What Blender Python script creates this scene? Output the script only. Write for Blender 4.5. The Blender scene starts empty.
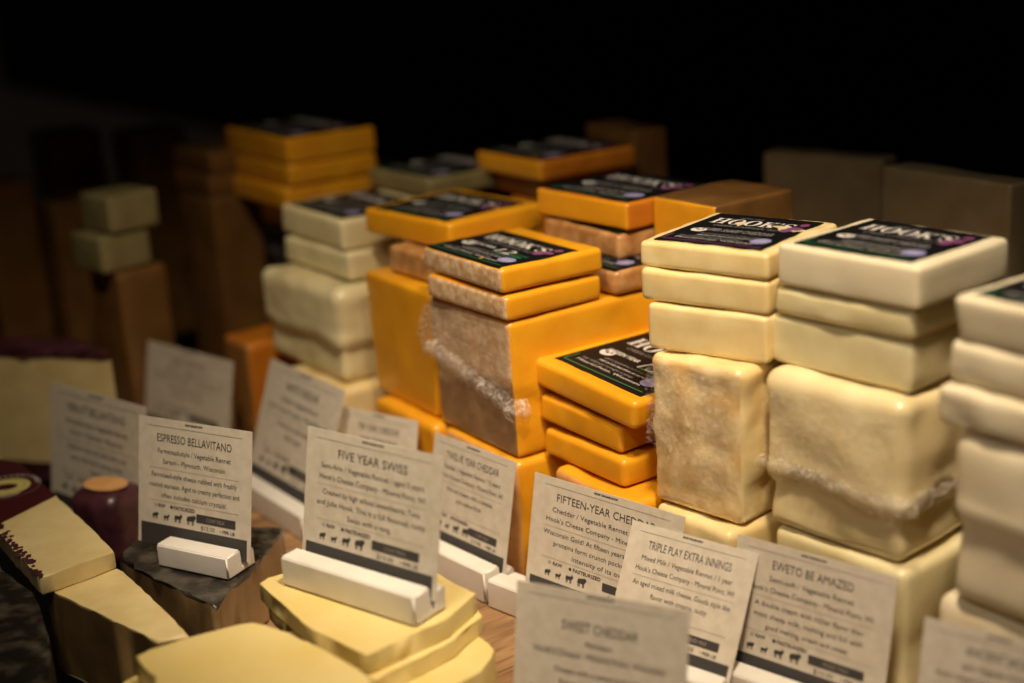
import bpy, bmesh, math, random
from math import sin, cos, radians as rad, pi
from mathutils import Vector, Matrix, noise

sc = bpy.context.scene
col = sc.collection
random.seed(7)

# ------------------------------------------------------------------ camera
FPX = 1422.0                       # 50 mm lens on a 36 mm sensor, 1024 px wide
PITCH, ROLL, CAMH = rad(16.7), rad(-3.4), 0.478
fw = Vector((0, cos(PITCH), -sin(PITCH)))
rt0 = Vector((1, 0, 0)); up0 = rt0.cross(fw)
rt = rt0 * cos(ROLL) + up0 * sin(ROLL)
up = rt0 * -sin(ROLL) + up0 * cos(ROLL)
CAM = Vector((0, 0, CAMH))
cd = bpy.data.cameras.new('camera'); cam = bpy.data.objects.new('camera', cd); col.objects.link(cam)
M = Matrix((rt, up, -fw)).transposed().to_4x4(); M.translation = CAM
cam.matrix_world = M
cd.lens = 50; cd.sensor_width = 36; cd.clip_start = .02
cd.dof.use_dof = True; cd.dof.focus_distance = 0.965; cd.dof.aperture_fstop = 2.3
sc.camera = cam

# ------------------------------------------------------------------ exposure, world, lamps
sc.view_settings.view_transform = 'Standard'; sc.view_settings.look = 'None'
sc.view_settings.gamma = 1; sc.view_settings.use_curve_mapping = False
sc.view_settings.exposure = 0.0
w = bpy.data.worlds.new('dim_shop'); sc.world = w; w.use_nodes = True
bg = w.node_tree.nodes['Background']; bg.inputs[0].default_value = (1, .75, .5, 1); bg.inputs[1].default_value = .004

def spot(name, loc, aim, power, size, angle, blend, colour):
    l = bpy.data.lights.new(name, 'SPOT'); l.energy = power; l.shadow_soft_size = size
    l.spot_size = rad(angle); l.spot_blend = blend; l.color = colour
    o = bpy.data.objects.new(name, l); col.objects.link(o); o.location = loc
    o.rotation_euler = (Vector(aim) - Vector(loc)).to_track_quat('-Z', 'Y').to_euler()
    return o
WARM = (1.0, .80, .56)
spot('case_lamp', (.13, .50, 1.05), (.09, .84, .12), 47, .05, 46, .9, WARM)
spot('case_lamp', (-.16, .60, 1.05), (-.17, 1.12, .12), 24, .05, 54, .95, WARM)
spot('room_lamp', (-.30, .02, 1.2), (.10, .88, .13), 13.5, .08, 46, .9, (1, .84, .66))

# ------------------------------------------------------------------ pixel ray helper: a point of the photo on the level z
def at(u, v, z):
    d = rt * ((u - 512) / FPX) + up * (-(v - 341.5) / FPX) + fw
    return CAM + d * ((z - CAMH) / d.z)

# ------------------------------------------------------------------ materials
def nodes(name):
    m = bpy.data.materials.new(name); m.use_nodes = True
    n = m.node_tree.nodes; l = m.node_tree.links
    return m, n, l, n['Principled BSDF']

def ramp(n, l, fac, stops):
    r = n.new('ShaderNodeValToRGB'); e = r.color_ramp.elements
    while len(e) < len(stops): e.new(.5)
    for i, (p, c) in enumerate(stops):
        e[i].position = p; e[i].color = (*c, 1) if len(c) == 3 else c
    l.new(fac, r.inputs[0]); return r

def tex(n, l, kind, scale, detail=4, coord='Object', stretch=None):
    tc = n.new('ShaderNodeTexCoord')
    src = tc.outputs[coord]
    if stretch:
        mp = n.new('ShaderNodeMapping'); mp.inputs['Scale'].default_value = stretch
        l.new(src, mp.inputs[0]); src = mp.outputs[0]
    t = n.new('ShaderNodeTex' + kind); t.inputs['Scale'].default_value = scale
    if kind == 'Noise': t.inputs['Detail'].default_value = detail
    l.new(src, t.inputs['Vector']); return t

def cheese(name, c1, c2, scale=60, lo=.35, hi=.7, rough=.42, coat=.5, crinkle=.25, cs=90, sss=.15, fine=.1):
    """waxy cheese under a thin shiny film: mottled colour, crinkled clear coat"""
    m, n, l, b = nodes(name)
    t = tex(n, l, 'Noise', scale, 5)
    r = ramp(n, l, t.outputs[0], [(lo, c1), (hi, c2)])
    l.new(r.outputs[0], b.inputs['Base Color'])
    b.inputs['Roughness'].default_value = rough
    b.inputs['Subsurface Weight'].default_value = sss
    b.inputs['Subsurface Radius'].default_value = (1, .6, .25)
    b.inputs['Subsurface Scale'].default_value = .004
    b.inputs['Coat Weight'].default_value = coat
    b.inputs['Coat Roughness'].default_value = .16
    t2 = tex(n, l, 'Noise', cs, 3); t2.inputs['Distortion'].default_value = 1.5
    bp = n.new('ShaderNodeBump'); bp.inputs['Strength'].default_value = crinkle; bp.inputs['Distance'].default_value = .002
    l.new(t2.outputs[0], bp.inputs['Height']); l.new(bp.outputs[0], b.inputs['Coat Normal'])
    t3 = tex(n, l, 'Noise', 260, 4)
    b3 = n.new('ShaderNodeBump'); b3.inputs['Strength'].default_value = fine; b3.inputs['Distance'].default_value = .001
    l.new(t3.outputs[0], b3.inputs['Height']); l.new(b3.outputs[0], b.inputs['Normal'])
    return m

def plain(name, c, rough=.5, coat=0, metal=0, em=None):
    m, n, l, b = nodes(name)
    b.inputs['Base Color'].default_value = (*c, 1); b.inputs['Roughness'].default_value = rough
    b.inputs['Coat Weight'].default_value = coat; b.inputs['Metallic'].default_value = metal
    return m

ORANGE = cheese('orange_cheddar', (.74, .32, .010), (.84, .41, .014), 25, coat=.45, crinkle=.2)
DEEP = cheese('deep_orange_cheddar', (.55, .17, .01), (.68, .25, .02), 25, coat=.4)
TAN = cheese('crystalline_tan_cheddar', (.58, .34, .16), (.86, .66, .44), 170, .38, .68, coat=.9, crinkle=.7, cs=160, fine=.5)
PEACH = cheese('peach_cheddar', (.68, .33, .10), (.82, .46, .18), 60, coat=.7, crinkle=.4)
PEACHD = cheese('tan_peach_cheddar', (.42, .20, .06), (.66, .38, .16), 90, .38, .7, coat=.8, crinkle=.6, fine=.3)
BUTTER = cheese('butter_white_cheddar', (.82, .62, .28), (.91, .76, .42), 45, coat=.5, crinkle=.4)
CREAM = cheese('cream_white_cheddar', (.74, .64, .36), (.84, .76, .48), 30, coat=.35, crinkle=.3)
IVORY = cheese('ivory_cheddar', (.78, .68, .48), (.84, .77, .58), 25, coat=.3, crinkle=.3)
SWISS = cheese('yellow_swiss', (.72, .56, .20), (.78, .64, .29), 18, coat=.15, crinkle=.15, rough=.5)
FARM = cheese('speckled_farmstead', (.66, .52, .24), (.76, .64, .34), 40, coat=.4, crinkle=.3)
RIND = cheese('dark_espresso_rind', (.012, .010, .008), (.10, .085, .065), 75, .45, .75, coat=.8, crinkle=.8, rough=.4)
WINE = cheese('purple_wine_rind', (.035, .008, .014), (.10, .03, .045), 60, coat=.5, crinkle=.5)
BROWN = cheese('brown_side_cheddar', (.30, .13, .03), (.42, .21, .06), 40, coat=.4)
MARBLE = cheese('white_marble', (.80, .77, .72), (.70, .66, .60), 30, .4, .75, coat=.15, crinkle=.03, rough=.35, sss=.05, fine=.02)
BLACK = plain('black_label_ink', (.006, .006, .007), .5, 0)
BLACK.node_tree.nodes['Principled BSDF'].inputs['Specular IOR Level'].default_value = .1
WHITE = plain('white_label_ink', (.66, .64, .62), .4)
GREY = plain('grey_label_ink', (.24, .23, .24), .4)
GREEN = plain('green_label_ink', (.02, .17, .07), .4)
VIOLET = plain('violet_label_ink', (.27, .26, .52), .4)
PLUM = plain('plum_label_ink', (.20, .06, .17), .4)
RED = plain('red_label_ink', (.5, .08, .08), .4)
MAROON = plain('maroon_label_ink', (.05, .006, .010), .4)
GOLD = plain('gold_label_ink', (.55, .50, .18), .4)
INK = plain('dark_card_ink', (.05, .047, .048), .5)
RULE = plain('grey_card_rule', (.34, .31, .27), .5)

def paper():
    m, n, l, b = nodes('cream_card_paper')
    t = tex(n, l, 'Noise', 120, 6)
    r = ramp(n, l, t.outputs[0], [(.35, (.60, .54, .45)), (.65, (.68, .62, .53))])
    l.new(r.outputs[0], b.inputs['Base Color']); b.inputs['Roughness'].default_value = .5
    b.inputs['Coat Weight'].default_value = .15; b.inputs['Coat Roughness'].default_value = .3
    return m
PAPER = paper()

DIMPALE = cheese('shade_toned_pale_cheddar', (.22, .19, .08), (.30, .26, .13), 30)  # pale cheese with the gloom of the back painted into its colour
DIMBROWN = cheese('darkened_brown_cheddar', (.15, .07, .02), (.22, .11, .03), 30)  # brown darkened in the colour, mostly for blocks in the dark
DIMTAN = cheese('shade_toned_white_cheddar', (.30, .23, .12), (.38, .30, .17), 30)  # white blocks behind, their shade put into the base colour

def film():
    m, n, l, b = nodes('crinkled_clear_film')
    b.inputs['Base Color'].default_value = (.92, .88, .82, 1); b.inputs['Roughness'].default_value = .18
    b.inputs['Specular IOR Level'].default_value = .9
    t = tex(n, l, 'Noise', 130, 4); t.inputs['Distortion'].default_value = 2.2
    bp = n.new('ShaderNodeBump'); bp.inputs['Strength'].default_value = 1; bp.inputs['Distance'].default_value = .004
    l.new(t.outputs[0], bp.inputs['Height']); l.new(bp.outputs[0], b.inputs['Normal'])
    r = ramp(n, l, t.outputs[0], [(.42, (.06,) * 3), (.72, (.55,) * 3)])
    l.new(r.outputs[0], b.inputs['Alpha'])
    return m
FILM = film()
def sheet():
    m, n, l, b = nodes('clear_wrap_sheet')
    b.inputs['Base Color'].default_value = (.95, .92, .86, 1); b.inputs['Roughness'].default_value = .14
    t = tex(n, l, 'Noise', 34, 3); t.inputs['Distortion'].default_value = 2.5
    bp = n.new('ShaderNodeBump'); bp.inputs['Strength'].default_value = .9; bp.inputs['Distance'].default_value = .004
    l.new(t.outputs[0], bp.inputs['Height']); l.new(bp.outputs[0], b.inputs['Normal'])
    t2 = tex(n, l, 'Noise', 30, 3); t2.inputs['Distortion'].default_value = 4
    r = ramp(n, l, t2.outputs[0], [(.40, (.02,) * 3), (.50, (.16,) * 3), (.54, (.03,) * 3), (.75, (.15,) * 3)])
    l.new(r.outputs[0], b.inputs['Alpha'])
    return m
SHEET = sheet()

def wrapped_face(name, up_a, up_b, lo_a, lo_b, zc, slope, cs=60):
    """cut face whose lower patch is darker under the film; the border is ragged"""
    m = cheese(name, up_a, up_b, 110, .4, .7, coat=.9, crinkle=.8, cs=cs, fine=.4)
    n, l = m.node_tree.nodes, m.node_tree.links; b = n['Principled BSDF']
    base = b.inputs['Base Color'].links[0].from_socket
    tc = n.new('ShaderNodeTexCoord'); sp = n.new('ShaderNodeSeparateXYZ'); l.new(tc.outputs['Object'], sp.inputs[0])
    nz = tex(n, l, 'Noise', 45, 4)
    def mth(op, a, bb):
        q = n.new('ShaderNodeMath'); q.operation = op
        for i, s in enumerate((a, bb)):
            if isinstance(s, (int, float)): q.inputs[i].default_value = s
            else: l.new(s, q.inputs[i])
        return q.outputs[0]
    e = mth('ADD', mth('MULTIPLY', sp.outputs['Y'], slope), mth('MULTIPLY', nz.outputs[0], .03))
    h = mth('SUBTRACT', mth('ADD', sp.outputs['Z'], e), zc)
    k = ramp(n, l, mth('ADD', mth('MULTIPLY', h, 60), .5), [(.3, (0, 0, 0)), (.7, (1, 1, 1))])
    t = tex(n, l, 'Noise', 70, 5); lowr = ramp(n, l, t.outputs[0], [(.4, lo_a), (.7, lo_b)])
    mx = n.new('ShaderNodeMix'); mx.data_type = 'RGBA'
    l.new(k.outputs[0], mx.inputs[0]); l.new(lowr.outputs[0], mx.inputs[6]); l.new(base, mx.inputs[7])
    l.new(mx.outputs[2], b.inputs['Base Color'])
    return m
TWELVEFACE = wrapped_face('tan_face_with_brown_patch', (.55, .33, .17), (.74, .52, .32), (.27, .145, .065), (.38, .22, .11), .062, .22)

# ------------------------------------------------------------------ mesh helpers
def link(name, bm, mats, parent=None, smooth=True):
    me = bpy.data.meshes.new(name)
    bmesh.ops.recalc_face_normals(bm, faces=bm.faces)
    bm.to_mesh(me); bm.free()
    for m in (mats if isinstance(mats, (list, tuple)) else [mats]): me.materials.append(m)
    if smooth:
        for p in me.polygons: p.use_smooth = True
    o = bpy.data.objects.new(name, me); col.objects.link(o)
    if parent: o.parent = parent
    return o

def tag(o, label, cat, group=None):
    o['label'] = label; o['category'] = cat
    if group: o['group'] = group
    return o

def empty(name, loc, rz=0):
    o = bpy.data.objects.new(name, None); col.objects.link(o); o.empty_display_size = .02
    o.location = loc; o.rotation_euler = (0, 0, rz); return o

def axis_points(L, r, step):
    k = [0, r * .3, r * .65, r]
    n = max(2, int((L - 2 * r) / step))
    pts = [-L / 2 + a for a in k] + [-L / 2 + r + (L - 2 * r) * i / n for i in range(1, n)] + [L / 2 - a for a in reversed(k)]
    return pts

def rbox(lx, ly, h, r=.004, step=.005, amp=.0006, freq=45, seed=0, bulge=0.0, taper=(0, 0), shear=(0, 0), seam=None, front=None, side=None, base_y=0.0):
    """rounded block, origin at the centre of its base; faces can take their own material slot"""
    X, Y, Z = axis_points(lx, r, step), axis_points(ly, r, step), axis_points(h, r, step)
    bm = bmesh.new(); vd = {}
    nx, ny, nz = len(X) - 1, len(Y) - 1, len(Z) - 1
    off = Vector((seed * 3.17, seed * 1.31, seed * 7.7))
    def V(i, j, k):
        if (i, j, k) in vd: return vd[(i, j, k)]
        p = Vector((X[i], Y[j], Z[k]))
        q = Vector((max(-lx / 2 + r, min(lx / 2 - r, p.x)), max(-ly / 2 + r, min(ly / 2 - r, p.y)), max(-h / 2 + r, min(h / 2 - r, p.z))))
        d = (p - q).normalized(); p2 = q + d * r
        n1 = noise.noise(p2 * freq + off) + .5 * noise.noise(p2 * freq * 2.3 + off)
        k2 = 1 if d.z > -.5 else 0.0
        p2 += d * (amp * n1 * k2)
        t = p2.z / h + .5
        if bulge:
            fx = 1 - (2 * p2.x / lx) ** 2; fy = 1 - (2 * p2.y / ly) ** 2; fz = 1 - (2 * t - 1) ** 2
            p2.x += d.x * bulge * max(0, fy) * fz; p2.y += d.y * bulge * max(0, fx) * fz
            if d.z > .5: p2.z += 0
        if seam:                                   # fold line in the wrap: lower part drawn in, ridge above
            zs, dep, wob = seam
            zz = zs + wob * noise.noise(Vector((p2.x * 25, p2.y * 25, 3)) + off) - t * 0
            a = (p2.z + h / 2 - zz)
            hd = Vector((d.x, d.y, 0))
            if hd.length > .3:
                hd.normalize()
                p2 += hd * (-dep * (1 / (1 + math.exp(max(-40, min(40, a / .0016))))) * min(1, max(0, 1 - (-a / max(zs, .001)) * .6)) + dep * .7 * math.exp(-(a / .004) ** 2))
        s = 1 + taper[0] * (1 - t); s2 = 1 + taper[1] * (1 - t)
        v = bm.verts.new((p2.x * s + shear[0] * t * h, p2.y * s2 + shear[1] * t * h + base_y * (1 - t), p2.z + h / 2))
        vd[(i, j, k)] = v; return v
    def F(a, b, c, d, mi):
        try: f = bm.faces.new((a, b, c, d)); f.material_index = mi
        except ValueError: pass
    for i in range(nx):
        for j in range(ny):
            for k in (0, nz): F(V(i, j, k), V(i + 1, j, k), V(i + 1, j + 1, k), V(i, j + 1, k), 0)
    for i in range(nx):
        for k in range(nz):
            for j in (0, ny): F(V(i, j, k), V(i + 1, j, k), V(i + 1, j, k + 1), V(i, j, k + 1), (side or 0) if j == 0 else 0)
    for j in range(ny):
        for k in range(nz):
            for i in (0, nx): F(V(i, j, k), V(i, j + 1, k), V(i, j + 1, k + 1), V(i, j, k + 1), (front or 0) if i == 0 else 0)
    return bm

def smoothstep(x): x = max(0, min(1, x)); return x * x * (3 - 2 * x)

def prism(pts, h, bev=.002, jitter=0.0, seed=1, side=None):
    """slab over an outline given in metres (x, y), rounded edges, slightly uneven sides"""
    rnd = random.Random(seed)
    out = []
    n = len(pts)
    for i in range(n):
        a = Vector(pts[i]); b = Vector(pts[(i + 1) % n]); k = max(1, int((b - a).length / .008))
        for q in range(k):
            p = a.lerp(b, q / k)
            if q and jitter: p = p + Vector((rnd.uniform(-1, 1), rnd.uniform(-1, 1))) * jitter
            out.append(p)
    bm = bmesh.new()
    vb = [bm.verts.new((p.x, p.y, 0)) for p in out]; vt = [bm.verts.new((p.x, p.y, h)) for p in out]
    m = len(out)
    fb = bm.faces.new(list(reversed(vb))); ft = bm.faces.new(vt)
    for i in range(m):
        f = bm.faces.new((vb[i], vb[(i + 1) % m], vt[(i + 1) % m], vt[i])); f.material_index = side or 0
    ed = [e for e in bm.edges if len(e.link_faces) == 2 and (ft in e.link_faces or fb in e.link_faces)]
    if bev: bmesh.ops.bevel(bm, geom=ed, offset=bev, segments=3, affect='EDGES', profile=.5, clamp_overlap=True)
    return bm

def box_into(bm, x0, x1, y0, y1, z0, z1, mi=0):
    v = [bm.verts.new(p) for p in ((x0, y0, z0), (x1, y0, z0), (x1, y1, z0), (x0, y1, z0), (x0, y0, z1), (x1, y0, z1), (x1, y1, z1), (x0, y1, z1))]
    for q in ((0, 3, 2, 1), (4, 5, 6, 7), (0, 1, 5, 4), (1, 2, 6, 5), (2, 3, 7, 6), (3, 0, 4, 7)):
        f = bm.faces.new([v[i] for i in q]); f.material_index = mi

def poly_into(bm, pts, z=0, mi=0):
    f = bm.faces.new([bm.verts.new((x, y, z)) for x, y in pts]); f.material_index = mi

def ellipse_into(bm, cx, cy, rx, ry, z=0, mi=0, n=28):
    poly_into(bm, [(cx + rx * cos(2 * pi * i / n), cy + ry * sin(2 * pi * i / n)) for i in range(n)], z, mi)

def ring_into(bm, cx, cy, rx, ry, t, z=0, mi=0, n=32):
    for i in range(n):
        a, b = 2 * pi * i / n, 2 * pi * (i + 1) / n
        poly_into(bm, [(cx + rx * cos(a), cy + ry * sin(a)), (cx + rx * cos(b), cy + ry * sin(b)), (cx + (rx - t) * cos(b), cy + (ry - t) * sin(b)), (cx + (rx - t) * cos(a), cy + (ry - t) * sin(a))], z, mi)

def text_into(bm, s, x, y, size, z=0, mi=0, sx=1.0, align='CENTER', shear=0, width=None, fat=0, rot=0):
    cu = bpy.data.curves.new('txt', 'FONT'); cu.body = s; cu.size = size * 100; cu.align_x = align; cu.shear = shear
    cu.resolution_u = 2; cu.offset = fat * 100
    ob = bpy.data.objects.new('txt', cu); col.objects.link(ob)
    dg = bpy.context.evaluated_depsgraph_get(); me = ob.evaluated_get(dg).to_mesh()
    vs = [v.co * .01 for v in me.vertices]; fs = [tuple(p.vertices) for p in me.polygons]
    ob.evaluated_get(dg).to_mesh_clear()
    bpy.data.objects.remove(ob); bpy.data.curves.remove(cu)
    if width and vs:
        ext = max(v.x for v in vs) - min(v.x for v in vs)
        sx = width / max(ext, 1e-6)
    c, q = cos(rot), sin(rot)
    nv = [bm.verts.new((x + (v.x * sx) * c - v.y * q, y + (v.x * sx) * q + v.y * c, z)) for v in vs]
    for f in fs:
        try: ff = bm.faces.new([nv[i] for i in f]); ff.material_index = mi
        except ValueError: pass

# ------------------------------------------------------------------ labels on the retail pieces
def product_label(parent, lx, ly, z, years=None, words='SHARP CHEDDAR', scheme='green', yaw=0.0):
    """glossy black film label, width ly along the front edge, depth lx; text reads along -y of the block"""
    bm = bmesh.new()
    W, H = ly, lx
    # local frame: text x runs along block -y, text y along block +x
    box_into(bm, -W / 2, W / 2, -H / 2, H / 2, -.0003, .0004, 0)
    t = .0007
    acc = 3 if scheme == 'green' else 5
    ring = W * .46
    for (a, b) in (((-ring, -H * .45), (ring, -H * .45)),):
        poly_into(bm, [(a[0], a[1]), (b[0], b[1]), (b[0], b[1] + H * .012), (a[0], a[1] + H * .012)], t, acc)
    poly_into(bm, [(-ring, -H * .45), (-ring + W * .012, -H * .45), (-ring + W * .012, -H * .28), (-ring, -H * .28)], t, acc)
    text_into(bm, 'ESTD 1976', -W * .1, H * .36, H * .045, t, 2, width=W * .22)
    text_into(bm, '\U0001D407\U0001D40E\U0001D40E\U0001D40A\u2019\U0001D412', -W * .02, H * .16, H * .25, t, 1, width=W * .76)
    text_into(bm, 'CHEESE COMPANY, INC.', 0, H * .07, H * .06, t, 2, width=W * .62)
    if years:
        text_into(bm, years[0], -W * .20, -H * .07, H * .075, t, 1, width=W * .36, fat=.0001)
        text_into(bm, years[1], W * .11, -H * .13, H * .20, t, 1, width=W * .2, shear=.2)
        poly_into(bm, [(W * .06, -H * .145), (W * .40, -H * .145), (W * .40, -H * .115), (W * .06, -H * .115)], t * .97, 3)
        text_into(bm, 'CHEDDAR', W * .32, -H * .09, H * .07, t, 3, width=W * .2)
    else:
        text_into(bm, words, W * .02, -H * .10, H * .12, t, 2, width=W * .66, fat=.00015)
    ellipse_into(bm, -W * .33, -H * .10, W * .07, H * .06, t * 1.02, 1)
    for q in range(3): ellipse_into(bm, -W * (.36 - .03 * q), -H * (.08 + .02 * (q % 2)), W * .012, H * .02, t * (1.1 + .01 * q), 0)
    for k, (a, b) in enumerate(((-.25, .30), (-.25, .26), (-.38, .20), (-.38, .34))):
        text_into(bm, ['aged to sharp perfection by the family creamery', 'pasteurized milk, cheese cultures, salt, enzymes', 'keep refrigerated  net weight on package',
                       'Mineral Point, Wisconsin'][k], W * (a + b) / 2, -H * (.20 + .06 * k), H * .05, t, 1 if k % 2 else 2, width=W * (b - a))
    ellipse_into(bm, W * .36, -H * .27, W * .085, H * .085, t * 1.05, 4)
    text_into(bm, 'AWARD', W * .36, -H * .285, H * .05, t * 1.15, 1, width=W * .12)
    ellipse_into(bm, W * .40, H * .20, W * .07, H * .05, t * 1.05, 5); ellipse_into(bm, W * .36, H * .12, W * .05, H * .06, t * 1.1, 5)
    ellipse_into(bm, W * .42, H * .33, W * .04, H * .05, t * 1.1, 5)
    for v in bm.verts: v.co = Vector((v.co.y, -v.co.x, v.co.z))
    o = link('label', bm, [BLACK, WHITE, GREY, GREEN, VIOLET, PLUM], parent, smooth=False)
    o.location = (0, 0, z); o.rotation_euler = (0, 0, yaw); return o

def crinkle_film(parent, lx, ly, h, z0, z1, seed, out=.003, spanx=.35, hw=.0055):
    """ragged ribbon of loose wrap standing off the front and side faces"""
    bm = bmesh.new(); off = Vector((seed * 2.3, seed, 0))
    path = []
    n = 46
    for i in range(n + 1):                       # along the front (-x) face from +y to -y
        path.append((Vector((-lx / 2, ly / 2 - ly * i / n)), Vector((-1, 0))))
    m = int(n * spanx)
    for i in range(1, m + 1): path.append((Vector((-lx / 2 + lx * i / n, -ly / 2)), Vector((0, -1))))
    rows = 7; g = []
    for i, (p, nn) in enumerate(path):
        t = i / len(path); zc = z0 + (z1 - z0) * t
        ends = 1 + 1.6 * math.exp(-(i / 3.) ** 2) + 1.3 * math.exp(-((i - n) / 3.) ** 2)
        line = []
        for j in range(rows):
            s = j / (rows - 1) * 2 - 1
            a = noise.noise(Vector((i * .33, j * .7, seed)) + off)
            b = noise.noise(Vector((i * .6, j * .4, seed + 9)) + off)
            z = zc + s * (hw + .5 * hw * b) + .003 * noise.noise(Vector((i * .22, 0, seed)))
            d = out * (1 - s * s) * ends * (.6 + .8 * abs(a)) + .0009
            line.append(bm.verts.new((p.x + nn.x * d, p.y + nn.y * d, z)))
        g.append(line)
    for i in range(len(g) - 1):
        for j in range(rows - 1): bm.faces.new((g[i][j], g[i + 1][j], g[i + 1][j + 1], g[i][j + 1]))
    o = link('wrap_fold', bm, FILM, parent); o['label'] = 'ragged clear plastic fold'; return o

def film_sheet(parent, lx, ly, zlo, zhi, seed, bulge=.003, left=.0, rough=.0016, wrap=True):
    """loose clear wrap lying over the cut face, puffed out at its left edge"""
    bm = bmesh.new(); path = []
    for i in range(9 if wrap else 0): path.append((Vector((-lx / 2 + .022 * (1 - i / 9), ly / 2)), Vector((-.25 * i / 9, 1)).normalized(), 1))
    n = 60
    for i in range(n + 1):
        t = i / n; path.append((Vector((-lx / 2, ly / 2 - ly * t)), (Vector((-1, .6 * max(0, 1 - t * 8)))).normalized(), max(0, 1 - t * 2.2)))
    m = 46; g = []
    for i, (p, nn, lf) in enumerate(path):
        col_ = []
        for j in range(m + 1):
            q = j / m
            zz0 = zlo + (.5 - i / len(path)) * .026
            z = zz0 + (zhi - zz0) * q
            a = noise.noise(Vector((i * .10 + seed, j * .07, seed))); b = noise.noise(Vector((i * .32 + j * .21, j * .16 - i * .1, seed * 2)))
            ridge = (1 - abs(b) * 2) ** 3 if abs(b) < .5 else 0
            d = .0012 + rough * (.5 + .5 * a) + rough * .9 * max(0, ridge) + math.sin(pi * min(1, q * .9 + .1)) * (bulge * .5 + left * lf)
            col_.append(bm.verts.new((p.x + nn.x * d, p.y + nn.y * d, z)))
        g.append(col_)
    for i in range(len(g) - 1):
        for j in range(m): bm.faces.new((g[i][j], g[i + 1][j], g[i + 1][j + 1], g[i][j + 1]))
    o = link('plastic_wrap', bm, SHEET, parent); o['label'] = 'crinkled clear plastic wrap'; return o

def tilt(o, deg, ly):
    """raise the back-left side of a piece that rests unevenly on the one below"""
    e = o.rotation_euler.z; t = rad(deg)
    o.rotation_euler = (Matrix.Rotation(e, 3, 'Z') @ Matrix.Rotation(t, 3, 'X')).to_euler()
    o.location.z += sin(t) * ly / 2

A0 = 35.0
def corner(F, a, lx, ly):
    """centre of a block whose near corner stands at F; lx goes back-right, ly back-left"""
    e1 = Vector((cos(a), sin(a))); e2 = Vector((-sin(a), cos(a)))
    return Vector((F[0], F[1])) + e1 * lx / 2 + e2 * ly / 2

CNT = [0]
def block(name, label, cat, group, F, z0, z1, a, lx, ly, mats, r=.004, **k):
    CNT[0] += 1
    a = rad(a); c = corner(F, a, lx, ly)
    kw = dict(seed=CNT[0]); kw.update(k)
    o = link(name, rbox(lx, ly, z1 - z0, r, **kw), mats)
    o.location = (c.x, c.y, z0); o.rotation_euler = (0, 0, a)
    tag(o, label, cat, group); return o

def shift(F, u, v, a=A0):
    """from the near corner: u back-right, v back-left"""
    e = rad(a); return Vector((F[0] + cos(e) * u - sin(e) * v, F[1] + sin(e) * u + cos(e) * v))

# ================================================================== the setting
def wood():
    m, n, l, b = nodes('brown_wood')
    t = tex(n, l, 'Noise', 12, 6, stretch=(1, 9, 1)); t.inputs['Distortion'].default_value = 1.2
    r = ramp(n, l, t.outputs[0], [(.3, (.17, .085, .035)), (.7, (.42, .25, .12))])
    l.new(r.outputs[0], b.inputs['Base Color']); b.inputs['Roughness'].default_value = .55
    return m
WOOD = wood()
DARKP = plain('dark_case_lining', (.004, .0035, .003), .8)
def slab(name, cx, cy, z, lx, ly, h, a, mat, bev=.0):
    bm = bmesh.new(); box_into(bm, -lx / 2, lx / 2, -ly / 2, ly / 2, 0, h)
    if bev: bmesh.ops.bevel(bm, geom=bm.edges[:], offset=bev, segments=2, affect='EDGES')
    o = link(name, bm, mat, smooth=False); o.location = (cx, cy, z); o.rotation_euler = (0, 0, rad(a)); return o
E1D = Vector((cos(rad(A0)), sin(rad(A0)))); E2D = Vector((-sin(rad(A0)), cos(rad(A0))))
fl = slab('floor', .25, 1.35, -.06, 2.6, 3.4, .03, A0, DARKP); fl['kind'] = 'structure'
bw = slab('wall_back', *( Vector((.3, 1.4)) + E1D * .55), -.03, .03, 9.0, 1.8, A0, DARKP); bw['kind'] = 'structure'
bd = slab('serving_board', *(Vector((.02, .95)) + E1D * .12), -.03, .62, 1.5, .03, A0, WOOD, .002)
tag(bd, 'brown wooden board under the cheeses and cards', 'board')

def rail(name, a, b, z, hgt, mat):
    A, B = at(*a, z), at(*b, z); d = B - A
    bm = bmesh.new(); box_into(bm, 0, d.length, -.006, .006, 0, hgt)
    o = link(name, bm, mat, smooth=False); o.location = A; o.rotation_euler = (0, 0, math.atan2(d.y, d.x)); o['kind'] = 'structure'; return o
RAIL = plain('dim_metal_rail', (.10, .075, .055), .45)
rail('trim_1', (70, 40), (345, 13), .33, .006, RAIL)
rail('trim_2', (90, 104), (300, 96), .24, .006, RAIL)
# ================================================================== stacks of cheese
BIG, PIECE = 'large wrapped cheese blocks', 'small wrapped cheese pieces'
def big(label, F, z0, z1, a, lx, ly, mats, **k):
    k.setdefault('r', .006); k.setdefault('amp', .0014); k.setdefault('freq', 28)
    return block('cheese_block', label, 'cheese', BIG, F, z0, z1, a, lx, ly, mats, **k)
def piece(label, F, z0, z1, a, lx, ly, mats, **k):
    k.setdefault('amp', .0007); k.setdefault('r', .0042)
    return block('cheese_piece', label, 'cheese', PIECE, F, z0, z1, a, lx, ly, mats, **k)
OT = [ORANGE, TAN]
Z1 = .095

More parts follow.
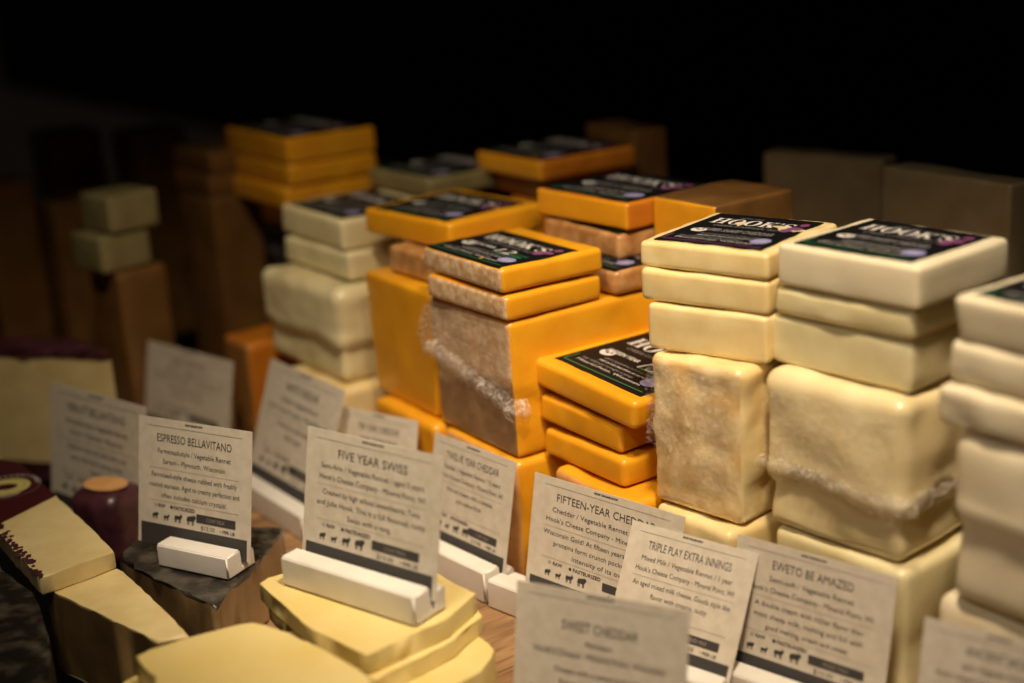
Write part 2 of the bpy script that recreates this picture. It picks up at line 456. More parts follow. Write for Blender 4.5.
# --- E: the twelve year stack in the middle
FE = at(519, 461, Z1)
big('low peach orange block under the brown-faced cheddar block, behind the twelve year card', shift(FE, -.003, -.002, 33), 0, .0945, 33, .092, .106, [ORANGE, PEACH], front=1)
e = big('large orange cheddar block with tan crystalline front and ragged clear plastic', FE, Z1, .1988, 33, .165, .114, [ORANGE, TWELVEFACE], front=1, seam=(.05, .0022, .012), taper=(0, -.03), shear=(0, .04), amp=.001, r=.0045)
crinkle_film(e, .165, .110, .104, .062, .036, 3, out=.005, spanx=.08, hw=.008)
film_sheet(e, .165, .117, .046, .098, 3, .003, .007)
piece('unlabelled orange piece with tan side, directly under the twelve year labelled piece', at(507, 323, .2), .2, .2187, 35, .088, .105, OT, front=1)
p = piece('orange cheddar piece with tan front and black label numbered 12', at(502, 295, .2205), .2205, .239, 33, .091, .110, OT, front=1)
product_label(p, .070, .102, .0186, ('TWELVE YEAR', '12')).location.x = -.009

# --- F: the fifteen year stack
Fh = at(636, 506, Z1)
big('low wide peach orange block under the three bright orange pieces', shift(Fh, 0, .004), 0, .0945, 33, .09, .092, [ORANGE, PEACH], front=1)
Fc = at(624, 490, Z1 + .0005)
piece('bottom orange piece of the three in front of the fifteen year label stack', Fc, .0955, .1165, 34, .085, .094, [ORANGE], r=.005, amp=.001)
q = piece('middle orange piece, slightly turned, between two bright orange pieces', at(621, 455, .118), .118, .138, 36, .085, .091, [ORANGE], r=.004, amp=.001)
tilt(q, 2.0, .091)
p = piece('bright orange cheddar piece with black label numbered 15', shift(at(629, 430, .1395), -.001, -.006), .1395, .1608, 35, .112, .115, [ORANGE], r=.005)
product_label(p, .092, .095, .0214, ('FIFTEEN YEAR', '15')).location = (.001, -.004, .0214)
tilt(p, 3.8, .115)

# --- G: first white stack
Fg = at(739, 529, Z1)
big('low butter-coloured block under the crinkled white block left of the tall pale stack', shift(Fg, -.010, -.001), 0, .0945, 36, .08, .070, [BUTTER])
GF = cheese('waxy_wrinkled_cheddar', (.70, .46, .19), (.90, .72, .42), 55, .35, .65, coat=.95, crinkle=1.0, cs=45, fine=.4)
e = big('crinkly wrapped butter-coloured block behind the triple play card', (.1395, .832), Z1, .1990, 43, .07, .075, [BUTTER, GF], front=1, amp=.003, freq=42)
film_sheet(e, .07, .066, .030, .098, 8, .002, .0, .004, False)
for k, (za, zb_, lab) in enumerate(((.200, .2308, 'thickest lowest piece of the left white cheddar stack'), (.2317, .2525, 'middle piece of the left white cheddar stack, under the labelled one'), (.2533, .2705, 'labelled top piece of the left white cheddar stack, partly behind the next stack'))):
    q = piece(lab, ((.1575, .841), (.1585, .8425), (.1590, .844))[k], za, zb_, (53, 52, 51)[k], .098, (.086, .092, .094)[k], [BUTTER], r=.0035, amp=.001)
product_label(q, .086, .078, .0174, None, 'SUPER SHARP CHEDDAR', 'plum')

# --- I: second white stack
Fi = at(901, 571, Z1)
big('low butter-coloured block at the foot of the tall cream stack, behind the amazed card', shift(Fi, -.001, -.004), 0, .0945, 38, .085, .100, [CREAM])
PALEB = cheese('pale_butter_cheddar', (.80, .65, .36), (.88, .76, .47), 30, coat=.7, crinkle=.8, cs=30)
e = big('large cream cheese block with a sealed seam across its front', Fi, Z1, .1985, 41, .080, .102, [PALEB], r=.009, seam=(.036, .0055, .014), amp=.0028, freq=24, bulge=.002)
film_sheet(e, .080, .094, .040, .095, 12, .002, .0, .002, False)
crinkle_film(e, .080, .104, .104, .044, .036, 5, out=.0045, spanx=1)
Fi2 = at(910, 393, .2)
piece('lowest thick pale piece of the middle-right cheddar stack', (.2272, .7715), .200, .2315, 40, .082, .102, [CREAM], amp=.0012, r=.004)
piece('pale piece directly below the labelled top of the middle-right stack', (.2270, .768), .2322, .2508, 40, .085, .101, [CREAM], amp=.0012, r=.005)
p = piece('top cream piece with black label facing up, tallest pale stack on the right', (.2275, .7638), .2516, .2775, 39, .092, .101, [IVORY], r=.0035)
product_label(p, .080, .084, .0261, None, 'SUPER SHARP CHEDDAR', 'green')

# --- J: right edge stack
Lj = at(945, 599, Z1); JL = .10
Fj = shift(Lj, 0, -JL, 36)
big('low pale block under the ivory block at the right edge', shift(Fj, .004, 0, 36), 0, .0945, 36, .11, .112, [IVORY], r=.010)
e = big('large ivory wrapped block at the right edge, seam halfway up', Fj, Z1, .1980, 36, .11, JL, [IVORY], r=.011, seam=(.055, .004, .006), amp=.002, freq=20, bulge=.003)
piece('uneven pale piece resting on the large ivory block at the right edge', shift(Fj, -.002, .004), .1985, .2215, 37, .098, .106, [IVORY], r=.006, amp=.002, taper=(-.03, -.02))
piece('second pale piece from the top in the right edge stack', shift(Fj, .001, .0), .2225, .2460, 35, .096, .107, [IVORY], r=.006, amp=.002)
p = piece('top ivory piece with black label at the right edge', shift(Fj, .000, -.004), .2468, .2715, 35, .096, .108, [IVORY], r=.004, taper=(-.05, -.06))
product_label(p, .080, .090, .0249, None, 'SHARP CHEDDAR', 'green')

# --- C: left white stack
Fcw = at(345, 387, Z1)
big('low pale block showing a bright corner beneath the left wrinkled white block', shift(Fcw, -.010, -.008), 0, .0945, 35, .10, .10, [BUTTER])
e = big('large pale wrapped block with folded plastic midway, left of the orange blocks', Fcw, Z1, .1790, 36, .10, .145, [CREAM], r=.010, seam=(.038, .005, .006), amp=.0028, freq=24)
piece('pale piece under the labelled white piece in the left stack', at(351, 282, .1805), .1805, .2045, 36, .085, .119, [CREAM], r=.004, amp=.0012)
p = piece('pale cheddar piece with black label atop the left white stack', at(344, 252, .2055), .2055, .2325, 34, .095, .120, [CREAM], r=.004)
product_label(p, .084, .100, .0272, None, 'SHARP CHEDDAR', 'green')

# --- D: left orange stack
Fd = at(449, 424, Z1)
big('low bright orange block under the tall smooth orange block', shift(Fd, -.012, .004), 0, .0945, 33, .10, .10, [ORANGE])
big('tall smooth orange block standing between white block and brown-faced block', shift(Fd, 0, .012), Z1, .199, 33, .10, .110, [ORANGE], r=.004, taper=(0, -.08), amp=.0008)
Fd2 = at(452, 292, .2)
piece('peach tinted piece under the labelled orange piece, left of centre', shift(Fd2, .002, -.003), .200, .2225, 35, .092, .100, [PEACHD], r=.004)
p = piece('orange cheddar piece with black label, left of the twelve year stack', (-.0444, 1.1080), .2235, .2455, 40, .102, .118, [ORANGE], r=.004)
product_label(p, .086, .096, .0222, None, 'SHARP CHEDDAR', 'green').location.x = -.003

# --- L: back orange stack behind the twelve year stack
Fl = at(616, 297, .2)
p = piece('lowest black-labelled piece in the back stack right of the twelve year pieces', Fl, .2, .2195, 34, .088, .088, [PEACHD], r=.005)
product_label(p, .085, .084, .0196, None)
p = piece('middle peach piece of the back stack right of the twelve year pieces', at(619, 261, .2205), .2205, .2405, 33, .09, .100, [PEACHD], r=.004)
product_label(p, .084, .094, .0201, None)
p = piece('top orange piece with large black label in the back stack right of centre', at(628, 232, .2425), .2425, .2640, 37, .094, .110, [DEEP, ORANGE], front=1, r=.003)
product_label(p, .088, .102, .0216, None).location.x = .001

# --- K: farther back stack
Fk = at(542, 200, .2215)
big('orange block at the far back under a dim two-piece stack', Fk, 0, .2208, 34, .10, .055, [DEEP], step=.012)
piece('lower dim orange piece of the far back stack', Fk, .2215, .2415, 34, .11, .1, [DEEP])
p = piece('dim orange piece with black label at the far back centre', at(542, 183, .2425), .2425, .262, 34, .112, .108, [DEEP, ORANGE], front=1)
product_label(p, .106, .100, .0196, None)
A = at(574, 128, .265); B = at(634, 140, .262)
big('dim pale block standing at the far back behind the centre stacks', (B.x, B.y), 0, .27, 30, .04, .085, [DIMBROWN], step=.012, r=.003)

# --- Q: labelled piece behind the left white stack
Fq = at(430, 200, .225)
big('pale block behind the left white stack, under a dark label', Fq, 0, .2245, 36, .05, .10, [CREAM], step=.012)
p = piece('pale piece with black label just behind the left white stack', Fq, .225, .2445, 36, .11, .11, [DIMPALE])
product_label(p, .10, .1, .0197, None)

# --- A: far left orange stack of four
Fa = at(286, 139, .279)
AX = .100; AY = .145
piece('fourth orange piece down in the far left stack, set back', shift(Fa, .012, -.003, 34), .1815, .2060, 34, .08, .110, [ORANGE], amp=.001)
piece('third orange piece down in the far left stack, jutting forward', shift(Fa, -.006, .002, 34), .2069, .2292, 34, AX, AY, [ORANGE], amp=.001)
piece('second orange piece from the top in the far left stack', Fa, .2305, .2525, 34, AX, AY, [ORANGE], amp=.001)
p = piece('top orange piece with black label in the far left stack', Fa, .2535, .2790, 34, AX, AY, [ORANGE], r=.003)
product_label(p, .094, .137, .0257, None)
def side_label(parent, lx, ly, z0, z1):
    bm = bmesh.new(); W, H = ly * .9, (z1 - z0)
    box_into(bm, -W / 2, W / 2, -H / 2, H / 2, 0, .0006, 0)
    text_into(bm, 'HOOK\u2019S', 0, H * .05, H * .3, .001, 1, width=W * .7)
    text_into(bm, 'CHEESE COMPANY', 0, -H * .15, H * .12, .001, 1, width=W * .6)
    text_into(bm, 'SHARP CHEDDAR', 0, -H * .35, H * .14, .001, 1, width=W * .6)
    for v in bm.verts: v.co = Vector((-lx / 2 - v.co.z - .0015, -v.co.x, (z0 + z1) / 2 + v.co.y))
    return link('label', bm, [BLACK, GREY], parent, smooth=False)
p = big('dark block with black front label beneath the far left orange stack', shift(Fa, .010, -.002, 34), 0, .1805, 34, .085, .105, [plain('black_wax', (.02, .018, .016), .35)], amp=.0004, step=.01)
side_label(p, .085, .105, .115, .175)
big('orange-brown block at the back left beside the white stack', shift(Fcw, -.020, .150, 35), 0, .105, 35, .10, .055, [DEEP, BROWN], front=1)

# --- M, N: blocks behind the white stacks
Fm = at(716, 262, .225)
big('orange block under the upright orange block behind the left white stack', Fm, 0, .2245, 36, .08, .060, [ORANGE], step=.012)
big('orange block with crinkled top edge behind the left white stack', Fm, .2255, .2665, 36, .085, .068, [DIMBROWN, ORANGE], front=1, step=.005, r=.003)  # top and sides darker than the orange front
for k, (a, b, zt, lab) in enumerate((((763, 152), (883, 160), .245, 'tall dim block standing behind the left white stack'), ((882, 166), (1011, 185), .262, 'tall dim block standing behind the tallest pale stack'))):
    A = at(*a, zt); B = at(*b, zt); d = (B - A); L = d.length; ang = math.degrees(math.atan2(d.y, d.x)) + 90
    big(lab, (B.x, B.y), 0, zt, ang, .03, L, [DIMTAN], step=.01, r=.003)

# --- far left: blocks in place of mirrored stacks, and stacks darkened in colour
def dimstack(L, Fp, z, rows, a, lx, ly):
    F = at(*Fp, z)
    for (za, zb_, m, lab, dx) in rows: piece(lab, shift(F, dx, 0), za, zb_, a, lx, ly, m, step=.01)
DG = 'seen dimly in the dark, '
Fs = at(112, 236, .205)
for (za, zb_, m, lab, dx, dy, lx_) in ((.2055, .242, [DIMPALE], 'upper piece standing in for the mirrored stack at the far left', 0, 0, .055), (.168, .2045, [DIMPALE], 'middle piece standing in for the mirrored far left stack, set forward', -.012, .004, .055), (0, .167, [DIMBROWN], 'brown block standing in for the foot of the mirrored far left stack', .0, 0, .055)):
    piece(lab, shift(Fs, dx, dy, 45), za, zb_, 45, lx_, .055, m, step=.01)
big('tall brown block in place of a reflection, left of the mirrored stack', at(66, 300, .10), 0, .205, 40, .07, .07, [DIMBROWN], step=.012, r=.004)
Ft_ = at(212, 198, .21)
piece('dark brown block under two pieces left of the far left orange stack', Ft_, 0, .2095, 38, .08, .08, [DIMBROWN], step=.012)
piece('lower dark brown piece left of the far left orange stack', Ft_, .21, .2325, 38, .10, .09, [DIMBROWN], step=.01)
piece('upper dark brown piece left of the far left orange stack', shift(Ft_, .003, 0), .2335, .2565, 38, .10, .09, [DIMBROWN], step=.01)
big('dark block in place of a reflection, alone at the left edge', at(-4, 290, .12), 0, .235, 40, .06, .05, [DIMBROWN], step=.012)
for u_, lab in ((52, 'dark brown block in place of a reflection, left one of two far back'), (138, 'dark brown block in place of a reflection, right one of two far back')):
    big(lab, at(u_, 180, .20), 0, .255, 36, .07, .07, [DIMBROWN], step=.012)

# ================================================================== wedges and slices in front, left
def wedge(name, label, px, z1, z0, mats, side=None, bev=.002, jit=.0005, group='cut cheese wedges', seed=1, cat='cheese'):
    P = [at(u, v, z1) for u, v in px]
    c = sum(P, Vector()) / len(P)
    pts = [(p.x - c.x, p.y - c.y) for p in P]
    ar = sum(pts[i][0] * pts[(i + 1) % len(pts)][1] - pts[(i + 1) % len(pts)][0] * pts[i][1] for i in range(len(pts)))
    if ar < 0: pts.reverse()
    o = link(name, prism(pts, z1 - z0, bev, jit, seed, side), mats, smooth=False)
    for f in o.data.polygons: f.use_smooth = abs(f.normal.z) < .98
    o.location = (c.x, c.y, z0); tag(o, label, cat, group); return o

w5 = wedge('cheese_wedge', 'yellow wedge at the bottom left edge of the frame, flat top', ((134, 655), (180, 640), (253, 621), (300, 637), (374, 679), (330, 720), (190, 720)), .0755, .0565, [SWISS], seed=3, bev=.0025)
wedge('cheese_wedge', 'yellow wedge low under the flat-topped one at the bottom edge', ((112, 690), (140, 672), (228, 650), (322, 690), (290, 760), (150, 750)), .0555, 0, [SWISS], seed=4)
wedge('cheese_wedge', 'top yellow slice under the white marble card holder', ((259, 583), (268, 577), (285, 573), (372, 556), (430, 569), (455, 584), (476, 593), (455, 611), (448, 618), (366, 655), (310, 628)), .076, .063, [SWISS], seed=5, bev=.0012, jit=.0003)
wedge('cheese_wedge', 'middle yellow slice of the three stacked under the marble holder', ((268, 604), (372, 580), (470, 602), (483, 616), (464, 628), (455, 640), (376, 679), (330, 662)), .0625, .051, [SWISS], seed=6, bev=.0012)
wedge('cheese_wedge', 'lowest yellow slice of the stack under the marble holder', ((290, 640), (372, 614), (480, 636), (495, 650), (480, 672), (400, 714), (345, 700)), .0505, 0, [SWISS], seed=7, bev=.0012)

ESIDE = cheese('brown_espresso_side', (.17, .10, .04), (.36, .24, .11), 30, .35, .75, coat=.6, crinkle=.5)
PSIDE = cheese('shaded_wedge_side', (.14, .085, .03), (.24, .16, .06), 30, coat=.3)  # wedge side in shadow: the shade is painted as dark brown
w3 = wedge('cheese_wedge', 'pale yellow wedge pointing right beneath the maroon-labelled slab', ((46, 588), (60, 560), (119, 568), (150, 596), (189, 635), (158, 641)), .062, 0, [FARM, PSIDE], side=1, seed=8)
w2 = wedge('cheese_slab', 'speckled pale slab with purple edge and round maroon label', ((40, 578), (-30, 500), (-25, 440), (20, 470), (56, 496), (90, 527), (114, 551)), .0755, .0625, [FARM, FARM], seed=9, bev=.0015)
def maroon_label(parent, z1):
    bm = bmesh.new(); R_ = .026
    q = [at(u, v, z1) for u, v in ((56, 496), (0, 524), (-28, 494), (-26, 455), (19, 462))]
    c = parent.location
    pts = [(p.x - c.x, p.y - c.y) for p in q]
    ar = sum(pts[i][0] * pts[(i + 1) % 5][1] - pts[(i + 1) % 5][0] * pts[i][1] for i in range(5))
    if ar < 0: pts.reverse()
    poly_into(bm, pts, .0004, 0)
    cc = at(6, 488, z1); cx, cy = cc.x - c.x, cc.y - c.y
    a = rad(-35)
    ellipse_into(bm, cx, cy, .0185, .0175, .0007, 1)
    ring_into(bm, cx, cy, .0262, .0252, .0004, .0007, 2)
    ring_into(bm, cx, cy, .0150, .0142, .0005, .0010, 0)
    for k in range(9): ellipse_into(bm, cx + .0045 * cos(k * .7), cy + .003 * sin(k * .7), .0042 + .0012 * (k % 2), .0036, .0009 + k * .00001, 0)
    for word, mid in (('MERLOT', -70), ('BELLAVITANO', 75)):
        n = len(word)
        for k, ch in enumerate(word):
            off = (k - (n - 1) / 2) * (9.5 if mid < 0 else 11)
            ang = rad(mid) + a * 0 + rad(off if mid < 0 else -off)
            rr = .0222
            text_into(bm, ch, cx + rr * cos(ang), cy + rr * sin(ang), .0056, .0008, 3, rot=(ang + pi / 2 if mid < 0 else ang - pi / 2))
    return link('label', bm, [MAROON, GOLD, GREY, WHITE], parent, smooth=False)
lb = maroon_label(w2, .0755); lb.location.z = .0131
# purple rind along the slab's left edge
bm = bmesh.new(); rnd = random.Random(4)
for k in range(60):
    t = k / 59; u = -28 + (38 + 28) * t; v = 498 + (576 - 498) * t
    p = at(u + rnd.uniform(-1, 6), v + rnd.uniform(-5, 3), .0755) - w2.location
    n = 8; rr = rnd.uniform(.0012, .0030)
    poly_into(bm, [(p.x + rr * cos(i * 2 * pi / n) * rnd.uniform(.7, 1.2), p.y + rr * sin(i * 2 * pi / n) * rnd.uniform(.7, 1.2)) for i in range(n)], .01325 + k * .00001, 0)
rd = link('rind_patches', bm, WINE, w2, smooth=False); rd['label'] = 'purple wine-stained rind edge'
wedge('cheese_block', 'dark standing wedge below the pale wedge at the lower left corner', ((-40, 700), (-40, 560), (-10, 560), (36, 596), (50, 640), (50, 720)), .055, 0, [RIND], seed=11, group='cut cheese wedges')

w4 = wedge('cheese_wedge', 'brown espresso-rubbed wedge with black top under a card holder', ((119, 557), (150, 527), (283, 527), (264, 556), (216, 607), (165, 582)), .050, 0, [RIND, ESIDE], side=1, seed=12, bev=.003, jit=.001)
for f in w4.data.polygons:
    if f.material_index == 1: pass

# large wheel wedge with purple rind, far left, and a smaller one with a pink cut face
P = [at(u, v, .125) for u, v in ((-60, 347), (110, 353))]
d = P[1] - P[0]; e1 = Vector((-d.y, d.x)).normalized(); c = (P[0] + P[1]) / 2
def wheel_outline(g):
    return [(P[0].x - c.x - e1.x * g, P[0].y - c.y - e1.y * g), (P[1].x - c.x - e1.x * g, P[1].y - c.y - e1.y * g), (P[1].x - c.x - d.x * .3 + e1.x * .035, P[1].y - c.y - d.y * .3 + e1.y * .035), (P[0].x - c.x + e1.x * .035, P[0].y - c.y + e1.y * .035)]
o = link('cheese_wheel_wedge', prism(wheel_outline(0), .120, .003, 0, 41, 1), [WINE, FARM], smooth=False)
o.location = (c.x, c.y, .0)
for nm, za, zb_ in (('bottom_rind', -.0, .016), ('top_rind', .119, .126)):
    q = link(nm, prism(wheel_outline(.0015), zb_ - za, .004, .0006, 42), [WINE], o, smooth=False); q.location = (0, 0, za); q['label'] = 'purple-black rind'
tag(o, 'large pale wheel wedge with purple-black rind on top at the left edge', 'cheese', 'cut cheese wedges')
bm = rbox(.045, .052, .062, .013, seed=41, amp=.001)
o = link('rind_cheese', bm, [WINE]); q = at(106, 485, .062); o.location = (q.x, q.y, 0); o.rotation_euler = (0, 0, rad(60))
tag(o, 'small purple-rinded cheese with pink oval cut top behind the speckled slab', 'cheese', 'cut cheese wedges')
bm = bmesh.new(); bmesh.ops.create_circle(bm, cap_ends=True, segments=28, radius=1)
for v in bm.verts: v.co = Vector((v.co.x * .014, v.co.y * .020, 0))
o2 = link('cut_face', bm, PEACH, o, smooth=False); o2.location = (0, 0, .0633); o2['label'] = 'pink oval cut face'

# ================================================================== card holders
def holder(label, F, z0, a, L, hgt=.020, wid=.030):
    """bar of white marble with a slot, tall front, lower rear lip; F = right front lower corner, a = run of its length"""
    k = hgt / .020; q = wid / .030
    prof = [(0, 0), (wid, 0), (wid, .0155 * k), (.0205 * q, .0155 * k), (.0195 * q, .006 * k), (.0165 * q, .006 * k), (.0160 * q, hgt), (0, hgt)]
    bm = bmesh.new()
    A = [bm.verts.new((0, x, z)) for x, z in prof]; B = [bm.verts.new((L, x, z)) for x, z in prof]
    n = len(prof)
    bm.faces.new(A); bm.faces.new(list(reversed(B)))
    for i in range(n): bm.faces.new((A[i], B[i], B[(i + 1) % n], A[(i + 1) % n]))
    bmesh.ops.recalc_face_normals(bm, faces=bm.faces)
    bmesh.ops.bevel(bm, geom=bm.edges[:], offset=.0014, segments=3, affect='EDGES', clamp_overlap=True)
    for v in bm.verts: v.co.x -= L
    bmesh.ops.recalc_face_normals(bm, faces=bm.faces)
    o = link('card_holder', bm, MARBLE, smooth=False)
    for f in o.data.polygons: f.use_smooth = True
    wn = o.modifiers.new('even_shading', 'WEIGHTED_NORMAL'); wn.weight = 100
    o.location = (F[0], F[1], z0); o.rotation_euler = (0, 0, a)
    tag(o, label, 'card holder', 'white marble card holders'); return o

# ================================================================== cards
def animals(bm, x, y, s, z, mi):
    def beast(x, s, horn, fat):
        poly_into(bm, [(x, y + s * .35), (x + s * .1, y + s * .75), (x + s * .7, y + s * (.75 + fat)), (x + s * .95, y + s * .95), (x + s * 1.15, y + s * .75), (x + s * 1.0, y + s * .55), (x + s * .85, y + s * .35)], z, mi)
        for lx in (.1, .25, .65, .78): poly_into(bm, [(x + s * lx, y), (x + s * (lx + .09), y), (x + s * (lx + .1), y + s * .4), (x + s * lx, y + s * .4)], z, mi)
        if horn: poly_into(bm, [(x + s * .9, y + s * .9), (x + s * .85, y + s * 1.2), (x + s * .97, y + s * .92)], z, mi)
    beast(x, s * .75, False, .15); beast(x + s * 1.5, s * .7, True, -.05); beast(x + s * 2.9, s * .95, True, 0); beast(x + s * 4.5, s * 1.1, False, .12)

def card(label, TL, TR, ztop, zbot, BL, lines, want=.016, drop=0.0, milk='COW MILK', price='$10.00'):
    """printed card leaning back; TL, TR its top corners, BL a point on its lower left edge"""
    lo_z, hi_z = zbot + .03, zbot + .16; c0 = at(*BL, zbot)
    for _ in range(40):                                 # level of the top edge that gives the stated lean
        ztop = (lo_z + hi_z) / 2
        a = at(*TL, ztop); b = at(*TR, ztop); ex = (b - a).normalized()
        if (c0 - a).dot(Vector((ex.y, -ex.x, 0))) > want: lo_z = ztop
        else: hi_z = ztop
    a = at(*TL, ztop); b = at(*TR, ztop)
    ex = (b - a); W = ex.length; ex.normalize()
    nrm = Vector((ex.y, -ex.x, 0))                      # towards the viewer
    lean = max(.0, min(.035, (c0 - a).dot(nrm)))
    ez = (Vector((0, 0, ztop - zbot)) - nrm * lean); Hh = ez.length; ez.normalize()
    en = ex.cross(ez)
    org = b - ex * W - ez * Hh                          # bottom left
    Mx = Matrix((ex, ez, -en if en.dot(nrm) < 0 else en)).transposed().to_4x4()
    if en.dot(nrm) < 0: pass
    Mx.translation = org
    Hb = .009                                           # part sunk into the holder slot
    bm = bmesh.new(); box_into(bm, 0, W, -Hb, Hh, -.0006, 0)
    root = link('info_card', bm, PAPER, smooth=False); root.matrix_world = Mx
    tag(root, label, 'card', 'printed information cards')
    bm = bmesh.new(); t = .0002
    H = Hh
    title, l1, l2, desc = lines
    text_into(bm, 'SHOP ONLINE NOW', W * .5, H * .965, H * .022, t, 0, width=W * .16, fat=.0001)
    poly_into(bm, [(W * .08, H * .93), (W * .92, H * .93), (W * .92, H * .934), (W * .08, H * .934)], t, 1)
    text_into(bm, title, W * .5, H * (.80 - drop), H * .10, t, 0, width=min(W * .66, W * .034 * len(title)))
    text_into(bm, l1, W * .5, H * (.70 - drop), H * .062, t, 0, width=min(W * .76, W * .019 * len(l1)))
    text_into(bm, l2, W * .5, H * (.61 - drop), H * .062, t, 0, width=min(W * .80, W * .019 * len(l2)))
    poly_into(bm, [(W * .1, H * .565), (W * .9, H * .565), (W * .9, H * .568), (W * .1, H * .568)], t, 1)
    for k, s in enumerate(desc):
        text_into(bm, s, W * .5, H * (.49 - drop - .088 * k), H * .062, t, 0, width=min(W * .80, W * .018 * len(s)))
    poly_into(bm, [(W * .1, H * .280), (W * .9, H * .280), (W * .9, H * .283), (W * .1, H * .283)], t, 1)
    ring_into(bm, W * .16, H * .240, .0011, .0011, .0003, t, 0, 12); text_into(bm, 'RAW', W * .215, H * .225, H * .045, t, 0, width=W * .065, fat=.00008)
    ellipse_into(bm, W * .305, H * .240, .0012, .0012, t, 0, 12); text_into(bm, 'PASTEURIZED', W * .42, H * .225, H * .045, t, 0, width=W * .19, fat=.00008)
    text_into(bm, price, W * .63, H * .092, H * .05, t, 0, width=W * .12); text_into(bm, '\u2022 PER LB', W * .80, H * .095, H * .04, t, 0, width=W * .13, fat=.00005)
    link('lettering', bm, [INK, RULE], root, smooth=False)
    bm = bmesh.new(); animals(bm, W * .13, H * .115, H * .085, t, 0); link('animal_icons', bm, INK, root, smooth=False)
    bm = bmesh.new(); box_into(bm, W * .03, W * .97, -Hb, H * .075, 0, .0003)
    link('footer_band', bm, INK, root, smooth=False)
    bm = bmesh.new(); box_into(bm, W * .53, W * .87, H * .15, H * .222, 0, .0003, 0); text_into(bm, milk, W * .70, H * .170, H * .045, .0005, 1, width=W * .16)
    link('milk_box', bm, [INK, RULE], root, smooth=False)
    return root, org, ex, nrm, W

def card_on_holder(label, hlabel, TL, TR, ztop, zfloor, BL, lines, L=None, s0=0.0, hh=.020, **k):
    zb_ = zfloor + hh * .95
    root, org, ex, nrm, W = card(label, TL, TR, ztop, zb_, BL, lines, **k)
    L = L or W * .95
    slot = org + ex * (W * (1 + s0))                    # right end of the card at slot height
    F = slot + nrm * .0185
    lean_back = nrm * .0
    return holder(hlabel, (F.x, F.y), zfloor, math.atan2(ex.y, ex.x), L, hh), root

HK = 'Hook\u2019s Cheese Company - Mineral Point, WI'
card_on_holder('information card headed FIVE YEAR SWISS standing in a white holder on the yellow slices', 'white marble holder on the yellow slices, holding the five year swiss card',
    (308, 426), (444, 457), .171, .0765, (294, 545),
    ('FIVE YEAR SWISS', 'Semi-firm / Vegetable Rennet / aged 5 years', HK, ('Created by high school sweethearts, Tony', 'and Julie Hook. This is a full flavored, nutty', 'Swiss with a tang.')), L=.112, s0=-.02)
card_on_holder('information card headed ESPRESSO BELLAVITANO on the dark espresso wedge', 'short white marble holder on the dark espresso wedge',
    (139, 415), (252, 432), .130, .0506, (134, 527),
    ('ESPRESSO BELLAVITANO', 'Farmstead-style / Vegetable Rennet', 'Sartori - Plymouth, Wisconsin', ('Farmstead-style cheese rubbed with freshly', 'roasted espresso. Aged to creamy perfection and', 'often includes calcium crystals!')), L=.064, s0=-.06, hh=.017, price='$13.50')
card_on_holder('shadowed card headed MERLOT BELLAVITANO in front of the large wheel wedge', 'white holder hidden behind the espresso card, under the merlot card',
    (50, 381), (145, 407), .130, .0, (57, 500),
    ('MERLOT BELLAVITANO', 'Farmstead-style / Vegetable Rennet', 'Sartori - Plymouth, Wisconsin', ('Soaked in red wine, with berry and', 'plum notes and a creamy, nutty', 'finish.')), L=.08, s0=-.1)
card_on_holder('dim blurred card standing at the back left in the dark', 'white holder under the dim back left card',
    (148, 340), (233, 362), .105, 0, (150, 420),
    ('AGED CHEDDAR', 'Cheddar / Vegetable Rennet', HK, ('Rich and full flavored', 'cheddar for snacking')), L=.10, s0=-.1)
card_on_holder('blurred card before the wrinkled white block, left of the five year swiss card', 'long white holder partly hidden behind the five year swiss card',
    (271, 358), (345, 391), .105, 0.0, (250, 470),
    ('WHITE CHEDDAR', 'Cheddar / Vegetable Rennet', HK, ('Smooth and creamy cheddar,', 'lightly aged')), L=.135, s0=0.02, hh=.022, want=.034)
card_on_holder('small shaded card peeking above the five year swiss card, ending in CHEDDAR', 'white holder out of sight behind the five year swiss card',
    (342, 406), (418, 421), .10, 0, (335, 500),
    ('TEN YEAR CHEDDAR', 'Cheddar / Vegetable Rennet', HK, ('Full and complex',)), L=.07, s0=-.1)
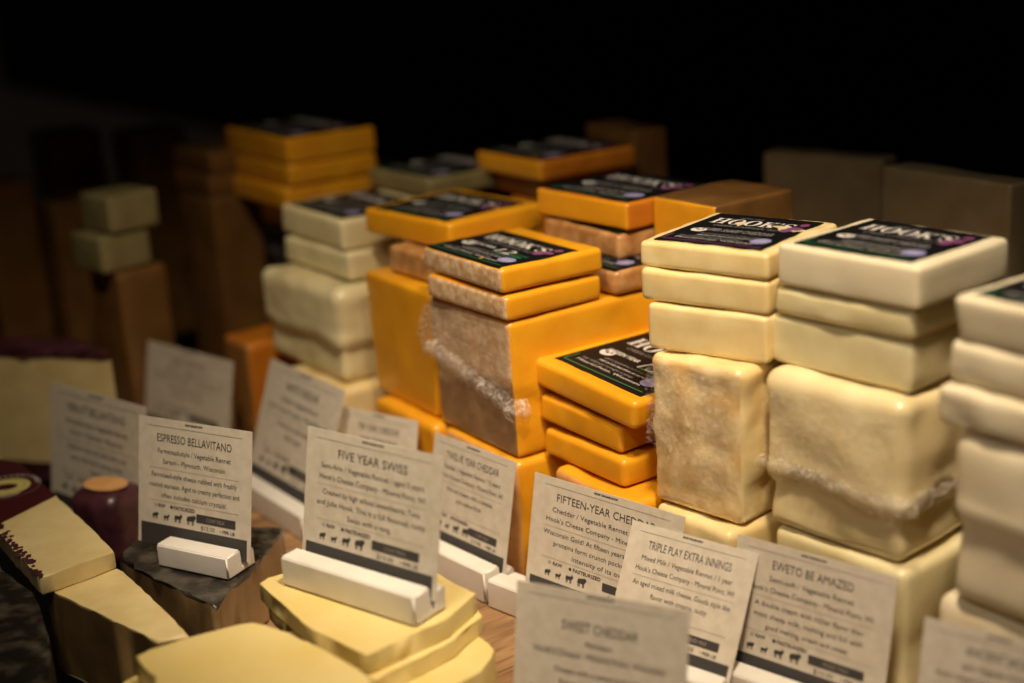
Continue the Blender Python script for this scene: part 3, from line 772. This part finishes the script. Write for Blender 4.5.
card_on_holder('information card headed TWELVE YEAR CHEDDAR before the brown-faced block', 'white marble holder on the board under the twelve year card',
    (435, 432), (516, 462), .103, 0, (515, 572),
    ('TWELVE YEAR CHEDDAR', 'Cheddar / Vegetable Rennet / 12 years', HK, ('Rich and creamy, with a complex', 'and mellow finish',)), L=.10, s0=-.03, hh=.025)
card_on_holder('information card headed FIFTEEN-YEAR CHEDDAR below the bright orange pieces', 'white marble holder whose left end shows beside the fifteen-year card',
    (535, 472), (685, 517), .105, 0, (526, 580),
    ('FIFTEEN-YEAR CHEDDAR', 'Cheddar / Vegetable Rennet / 15 years', HK, ('Wisconsin Gold! At fifteen years this cheddar\u2019s', 'proteins form crunch pockets with an', 'intensity of its own.')), L=.15, s0=-.03, hh=.022)
card_on_holder('information card headed TRIPLE PLAY EXTRA INNINGS between two cards', 'white holder at the bottom edge under the triple play card',
    (633, 520), (759, 554), .100, 0, (722, 675),
    ('TRIPLE PLAY EXTRA INNINGS', 'Mixed Milk / Vegetable Rennet / 1 year', HK, ('An aged mixed milk cheese, Gouda style like', 'flavor with creamy, nutty', 'notes')), L=.10, want=.036, milk='MIXED MILK')
card_on_holder('information card in front of the tallest pale stack, headline ending in AMAZED', 'white holder at the bottom edge before the tallest pale stack',
    (738, 534), (898, 578), .100, 0, (732, 657),
    ('EWETO BE AMAZED', 'Semi-soft / Vegetable Rennet', HK, ('A double cream with richer flavor than', 'most sheep milk, melting and full with', 'good melting, cream and sweet')), L=.11, milk='MIXED MILK')
card_on_holder('strongly blurred card closest to the viewer at the bottom centre', 'white holder below the frame edge under the closest card',
    (517, 580), (690, 611), .100, .0, (502, 715),
    ('SWEET CHEDDAR', 'Parmesan', 'Hook\u2019s Cheese - Mineral Point, Wisconsin', ('Cheese with a sweet and nutty', 'flavor much like parmesan')), L=.09, drop=.085)
card_on_holder('blurred card at the bottom right corner before the ivory block', 'white holder beneath the bottom right corner card',
    (925, 617), (1080, 655), .092, 0, (916, 752),
    ('ANCIENT JACK', 'Jack / Vegetable Rennet', HK, ('Smooth and sharp',)), L=.1)
